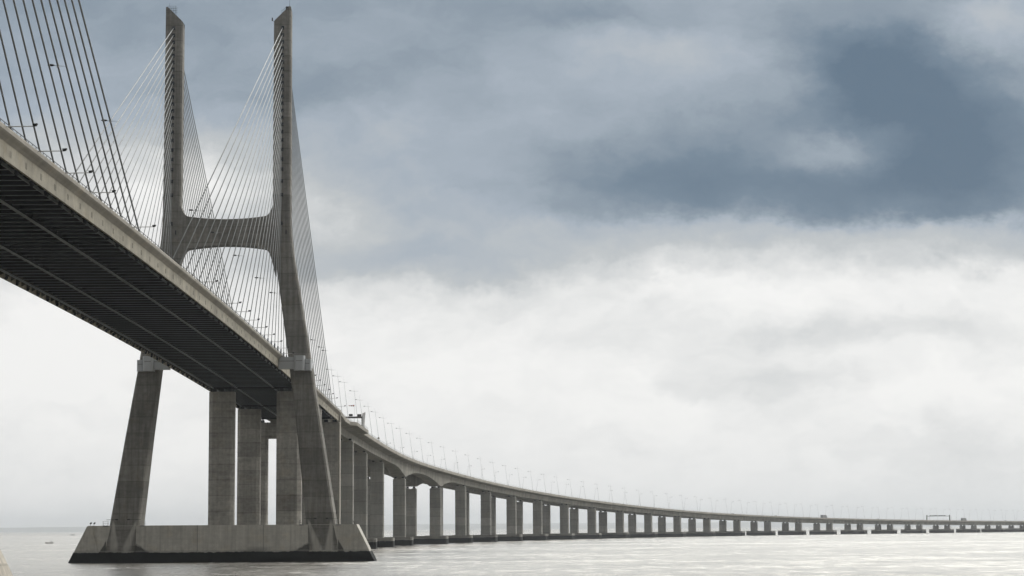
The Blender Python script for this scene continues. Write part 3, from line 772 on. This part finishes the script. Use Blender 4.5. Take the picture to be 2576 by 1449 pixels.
def nearest(near, dist):
    c = [(abs(cable_at(near, i, 72.4).y-dist), i) for i in range(23)]; return cable_at(near, min(c)[1], 72.4)
sites = [nearest(True, 283), nearest(True, 324)] + [nearest(False, d) for d in (409, 449, 491, 534, 566)]
for dd in (646, 688, 720, 741):
    best = None
    for i in range(23):
        u = 5.0+i*8.2; top = Vector((BX+15.3, BY+ip(DEP, ANCH_Z[22-i]), ANCH_Z[22-i])); foot = at(u, 14.6, zt(u)-0.9); t = (70.6-foot.z)/(top.z-foot.z); p = foot+(top-foot)*t
        if best is None or abs(p.y-dd) < abs(best.y-dd): best = p
    sites.append(best)
for p in sites:
    o = sl0 if not used else copy_tree(sl0); used = True; n_sl += 1
    o.location = p; o['label'] = f'dark road lamp clamped high on the right-hand stays, {nth(n_sl)} from the picture\'s left edge'

def flood():
    r = empty('floodlight_arm', (0, 0, 0), 'x', 'floodlight', 'floodlight arms on the deck edge')
    mb = MB(); mb.tube((-0.2, 0, 0), (-0.2, 0, 0.5), 0.07, n=6); mb.tube((-0.3, 0, 0.5), (3.5, 0, 0.55), 0.075, 0.06, n=7); mb.build('arm', M['rail'], r)
    mb = MB(); mb.tube((3.45, 0, 0.55), (3.75, 0, 0.72), 0.05, n=6)
    mb.loops([[(3.45, -0.3, 0.80), (3.45, 0.3, 0.80), (4.05, 0.3, 0.86), (4.05, -0.3, 0.86)], [(3.55, -0.2, 0.50), (3.55, 0.2, 0.50), (3.9, 0.2, 0.58), (3.9, -0.2, 0.58)]]); mb.build('floodlight_head', M['black'], r)
    return r
fl0 = flood(); used = False; n_fl = 0
FS = [-331.5+17.46*k for k in range(4)] + [-243.0] + [-166.5, -128, -111, -93, -76, -58.5, -41, -24, -9] + [61, 78, 95, 113, 129, 146, 180]
for s in FS:
    o = fl0 if not used else copy_tree(fl0); used = True; n_fl += 1
    o.location = at(s+1.2, 15.6, zt(s)-0.75); o.rotation_euler = (0, 0, -heading(s))
    o['label'] = f'outward floodlight on a thin arm at the deck\'s right edge, {nth(n_fl)} from the picture\'s left'

# ------------------------------------------------------------------ signs, windsock
s = 287.0; g = empty('sign_gantry', at(s), 'brown overhead sign gantry with two dark boxes and a pale side panel on the lay-by', 'sign gantry', None, -heading(s))
z0 = zt(s)
mb = MB(); mb.box(-15.0, 16.4, -0.3, 0.3, z0+3.75, z0+4.45); mb.box(-14.9, -14.4, -0.3, 0.3, z0-0.9, z0+3.75); mb.box(15.7, 16.2, -0.3, 0.3, z0-0.9, z0+3.75); mb.build('frame', M['gantry'], g)
for x0, x1, h0, h1 in ((10.5, 12.0, 4.6, 5.5), (14.0, 15.6, 4.5, 5.4), (4.0, 5.6, 4.5, 5.4), (-3, -1.4, 4.5, 5.4), (-10, -8.4, 4.5, 5.4)):
    b_ = MB(); b_.box(x0, x1, -0.4, 0.4, z0+h0, z0+h1); b_.build('sign_box', M['signdark'], g)
mb = MB(); mb.loops([[(16.2, -0.9, z0-0.6), (16.75, 0.1, z0-0.9), (16.75, 0.4, z0-0.9), (16.0, -0.6, z0-0.6)], [(16.3, -1.3, z0+5.7), (17.3, 0.2, z0+6.3), (17.3, 0.5, z0+6.3), (16.1, -1.0, z0+5.7)]])
mb.build('side_panel', M['sign'], g)
mb = MB(); mb.tube((16.8, 0.6, z0-0.9), (16.7, 0.6, z0+3.5), 0.10, n=6); mb.build('prop', M['gantry'], g)

WS_S, WS_O = 290.0, 12.4
wroot = empty('windsock', at(WS_S, WS_O, zt(WS_S)-0.9), 'red and white windsock on a thin mast above the sign gantry', 'windsock', None, -heading(WS_S))
mb = MB(); mb.tube((0, 0, 0), (0, 0, 10.4), 0.05, 0.03, n=6); mb.build('mast', M['galv'], wroot)
mb = MB(); n = 10
for k in range(5):
    x0, x1 = -0.1-0.46*k, -0.1-0.46*(k+1); ra, rb = 0.34-0.045*k, 0.34-0.045*(k+1)
    ring = lambda x, r_: [(x, r_*math.cos(2*math.pi*i/n), 10.1-0.012*abs(x)+r_*math.sin(2*math.pi*i/n)) for i in range(n)]
    mb.loops([ring(x0, ra), ring(x1, rb)], mi=k % 2)
mb.build('sock', [M['red'], M['white']], wroot)

s = 372.0; r = empty('road_sign', at(s, VW-0.1, zt(s)), 'round ochre-backed road sign on a short post at the viaduct parapet', 'road sign', None, -heading(s))
mb = MB(); mb.tube((0, 0, -0.3), (-0.2, 0, 1.7), 0.05, n=6); mb.tube((0.3, 0, -0.3), (-0.2, 0, 1.0), 0.04, n=6); mb.build('post', M['galv'], r)
mb = MB(); mb.tube((-0.2, -0.06, 1.25), (-0.2, -0.01, 1.25), 0.45, n=20); mb.build('disc', M['ochre'], r)

s = 2040.0; g = empty('sign_gantry', at(s), 'pale green overhead lane-signal gantry spanning the distant viaduct', 'sign gantry', None, -heading(s)); z0 = zt(s)
mb = MB()
for sg in (-1, 1): mb.box(sg*14.4-0.55, sg*14.4+0.55, -0.4, 0.4, z0-0.8, z0+6.4)
mb.box(-14.4, 14.4, -0.3, 0.3, z0+4.9, z0+5.4); mb.build('frame', M['green'], g)
for xx, w in ((-9.5, 1.5), (-6.5, 1.5), (-3.2, 3.2), (1.6, 2.2), (4.8, 1.7), (8.0, 1.7)):
    mb = MB(); mb.box(xx-w/2, xx+w/2, -0.6, 0.6, z0+5.45, z0+6.2); mb.build('signal_box', M['signdark'], g)

# ------------------------------------------------------------------ traffic
def lorry(s, off, label):
    r = empty('lorry', at(s, off, zt(s)-0.95), label, 'lorry', 'lorries on the distant viaduct', -heading(s))
    L = 9.5
    mb = MB(); mb.box(-1.25, 1.25, -L/2, L/2, 1.05, 4.1); mb.build('cargo_box', M['truck'], r)
    mb = MB(); y0 = L/2+0.25
    pr = [(y0, 0.7), (y0+2.1, 0.7), (y0+2.1, 1.7), (y0+1.75, 2.9), (y0+0.3, 3.2), (y0, 3.2)]
    mb.loops([[(-1.2, a, b) for a, b in pr], [(1.2, a, b) for a, b in pr]]); c = mb.build('cab', M['collar'], r)
    mb = MB(); mb.loops([[(-1.0, y0+2.11, 1.75), (1.0, y0+2.11, 1.75), (1.0, y0+1.8, 2.8), (-1.0, y0+1.8, 2.8)], [(-1.0, y0+2.14, 1.75), (1.0, y0+2.14, 1.75), (1.0, y0+1.83, 2.8), (-1.0, y0+1.83, 2.8)]]); mb.build('windscreen', M['glass'], c)
    for yy in (-L/2+1.2, -L/2+2.5, y0+1.1):
        for xx in (-1.1, 1.1):
            mb = MB(); mb.tube((xx-0.15, yy, 0.5), (xx+0.15, yy, 0.5), 0.5, n=12); mb.build('wheel', M['tyre'], r)
    return r
lorry(1717, 9.5, 'grey box lorry on the distant viaduct, larger of the two, left of the lane gantry')
lorry(2091, 9.5, 'small grey box lorry on the distant viaduct just right of the lane gantry')
def car(s, off, label):
    r = empty('car', at(s, off, zt(s)-0.95), label, 'car', 'cars on the distant viaduct', -heading(s))
    pr = [(-2.1, 0.35), (2.1, 0.35), (2.15, 0.8), (1.2, 0.95), (0.5, 1.5), (-1.1, 1.55), (-1.9, 1.0), (-2.15, 0.9)]
    mb = MB(); mb.loops([[(-0.85, a, b) for a, b in pr], [(0.85, a, b) for a, b in pr]]); mb.build('body', M['car'], r)
    mb = MB()
    for xx in (-0.87, 0.85): mb.loops([[(xx, -1.2, 1.0), (xx, 0.9, 1.0), (xx, 0.4, 1.42), (xx, -0.95, 1.45)], [(xx+0.02, -1.2, 1.0), (xx+0.02, 0.9, 1.0), (xx+0.02, 0.4, 1.42), (xx+0.02, -0.95, 1.45)]])
    mb.build('side_window', M['glass'], r)
    for yy in (-1.35, 1.35):
        for xx in (-0.8, 0.8):
            mb = MB(); mb.tube((xx-0.1, yy, 0.32), (xx+0.1, yy, 0.32), 0.32, n=12); mb.build('wheel', M['tyre'], r)
for s, off, lb in ((1480, 12.0, 'dark car roof showing over the parapet right of the middle of the viaduct'), (1590, 12.0, 'dark car roof over the parapet left of the larger lorry'),
                   (1851, 12.0, 'dark car roof over the parapet between the larger lorry and the gantry'), (2215, 12.0, 'dark car roof over the parapet near the right picture edge')):
    car(s, off, lb)

# ------------------------------------------------------------------ boats
def hull(L, B, Hh, z=-0.15):
    ls = []
    for k in range(9):
        t = k/8; xx = -L/2+L*t
        w = B/2*max(0.06, (1-((2*t-1)**4)*0.9) if t > 0.5 else (0.25+0.75*math.sin(math.pi*t)) )
        if t < 0.5: w = B/2*max(0.05, math.sin(math.pi*t)**0.7)
        rise = 0.35*Hh*((1-t)**3)*1.4
        ls.append([(xx, -w, Hh+rise), (xx, -w*0.75, z+0.2), (xx, 0, z), (xx, w*0.75, z+0.2), (xx, w, Hh+rise), (xx, w*0.85, Hh+rise-0.02), (xx, 0, Hh*0.35), (xx, -w*0.85, Hh+rise-0.02)])
    return MB().loops(ls)
def person(loc, label, lean):
    V = [(0, 0, 0.85), (0, 0, 1.12), (0.02*lean, 0, 1.38), (0.03*lean, 0, 1.52), (0.04*lean, 0, 1.66), (0.04*lean, 0, 1.76),
         (0, 0.12, 0.80), (0.02, 0.13, 0.45), (0, 0.13, 0.05), (0, -0.12, 0.80), (0.02, -0.13, 0.45), (0, -0.13, 0.05),
         (0.02*lean, 0.22, 1.36), (0.08*lean, 0.27, 1.10), (0.22*lean, 0.24, 0.92), (0.02*lean, -0.22, 1.36), (0.08*lean, -0.27, 1.10), (0.22*lean, -0.24, 0.92)]
    Ed = [(0, 1), (1, 2), (2, 3), (3, 4), (4, 5), (0, 6), (6, 7), (7, 8), (0, 9), (9, 10), (10, 11), (2, 12), (12, 13), (13, 14), (2, 15), (15, 16), (16, 17)]
    R = [.15, .16, .16, .07, .105, .085, .11, .075, .05, .11, .075, .05, .075, .055, .04, .075, .055, .04]
    me = bpy.data.meshes.new('person'); me.from_pydata(V, Ed, []); o = bpy.data.objects.new('person', me); C.objects.link(o)
    o.modifiers.new('skin', 'SKIN')
    for sv, rr in zip(me.skin_vertices[0].data, R): sv.radius = (rr, rr)
    me.skin_vertices[0].data[0].use_root = True
    sb = o.modifiers.new('sub', 'SUBSURF'); sb.levels = 1; sb.render_levels = 1
    me.materials.append(M['cloth']); o.location = loc
    tag(o, label, 'person')
def at_px(px, dist): return (px-1254)/5288.0*dist
bx, by = at_px(133.5, 1495), 1495
b = empty('fishing_boat', (bx, by, 0), 'small open pale boat with two standing figures on the water at left', 'boat')
hull(5.6, 1.9, 0.62).build('hull', M['hull'], b); mb = MB()
for xx in (-0.9, 0.7, 1.9): mb.box(xx-0.15, xx+0.15, -0.8, 0.8, 0.36, 0.44)
mb.build('thwart', M['hulldark'], b); mb = MB(); mb.box(2.72, 2.95, -0.2, 0.2, -0.2, 0.95); mb.build('outboard_motor', M['black'], b)
person((bx+1.05, by, 0.14), 'person in dark clothing standing left of the other in the small boat', 1)
person((bx+1.85, by, 0.16), 'person in dark clothing standing at the stern of the small boat', -1)
bx, by = at_px(191.5, 4300), 4300
b = empty('motor_launch', (bx, by, 0), 'long low dark boat far out, left of the tower plinth', 'boat')
hull(9.5, 2.6, 0.9).build('hull', M['hulldark'], b); mb = MB(); mb.box(-0.5, 2.2, -0.9, 0.9, 0.3, 1.7); mb.build('cabin', M['hull'], b)

# ------------------------------------------------------------------ the air over the estuary
def make_haze():
    mb = MB(); mb.box(-12000, 12000, -1500, 27000, -1.2, 170.0)
    m = bpy.data.materials.new('estuary_haze'); m.use_nodes = True; T = NT(m.node_tree)
    v = T.n('ShaderNodeVolumePrincipled'); v.inputs['Density'].default_value = HAZE; v.inputs['Color'].default_value = (0.93, 0.965, 1.0, 1); v.inputs['Anisotropy'].default_value = 0.85
    o = T.n('ShaderNodeOutputMaterial'); T.put(o.inputs['Volume'], v.outputs[0])
    tag(mb.build('haze', m), kind='stuff')
HAZE = 0.000065
make_haze()
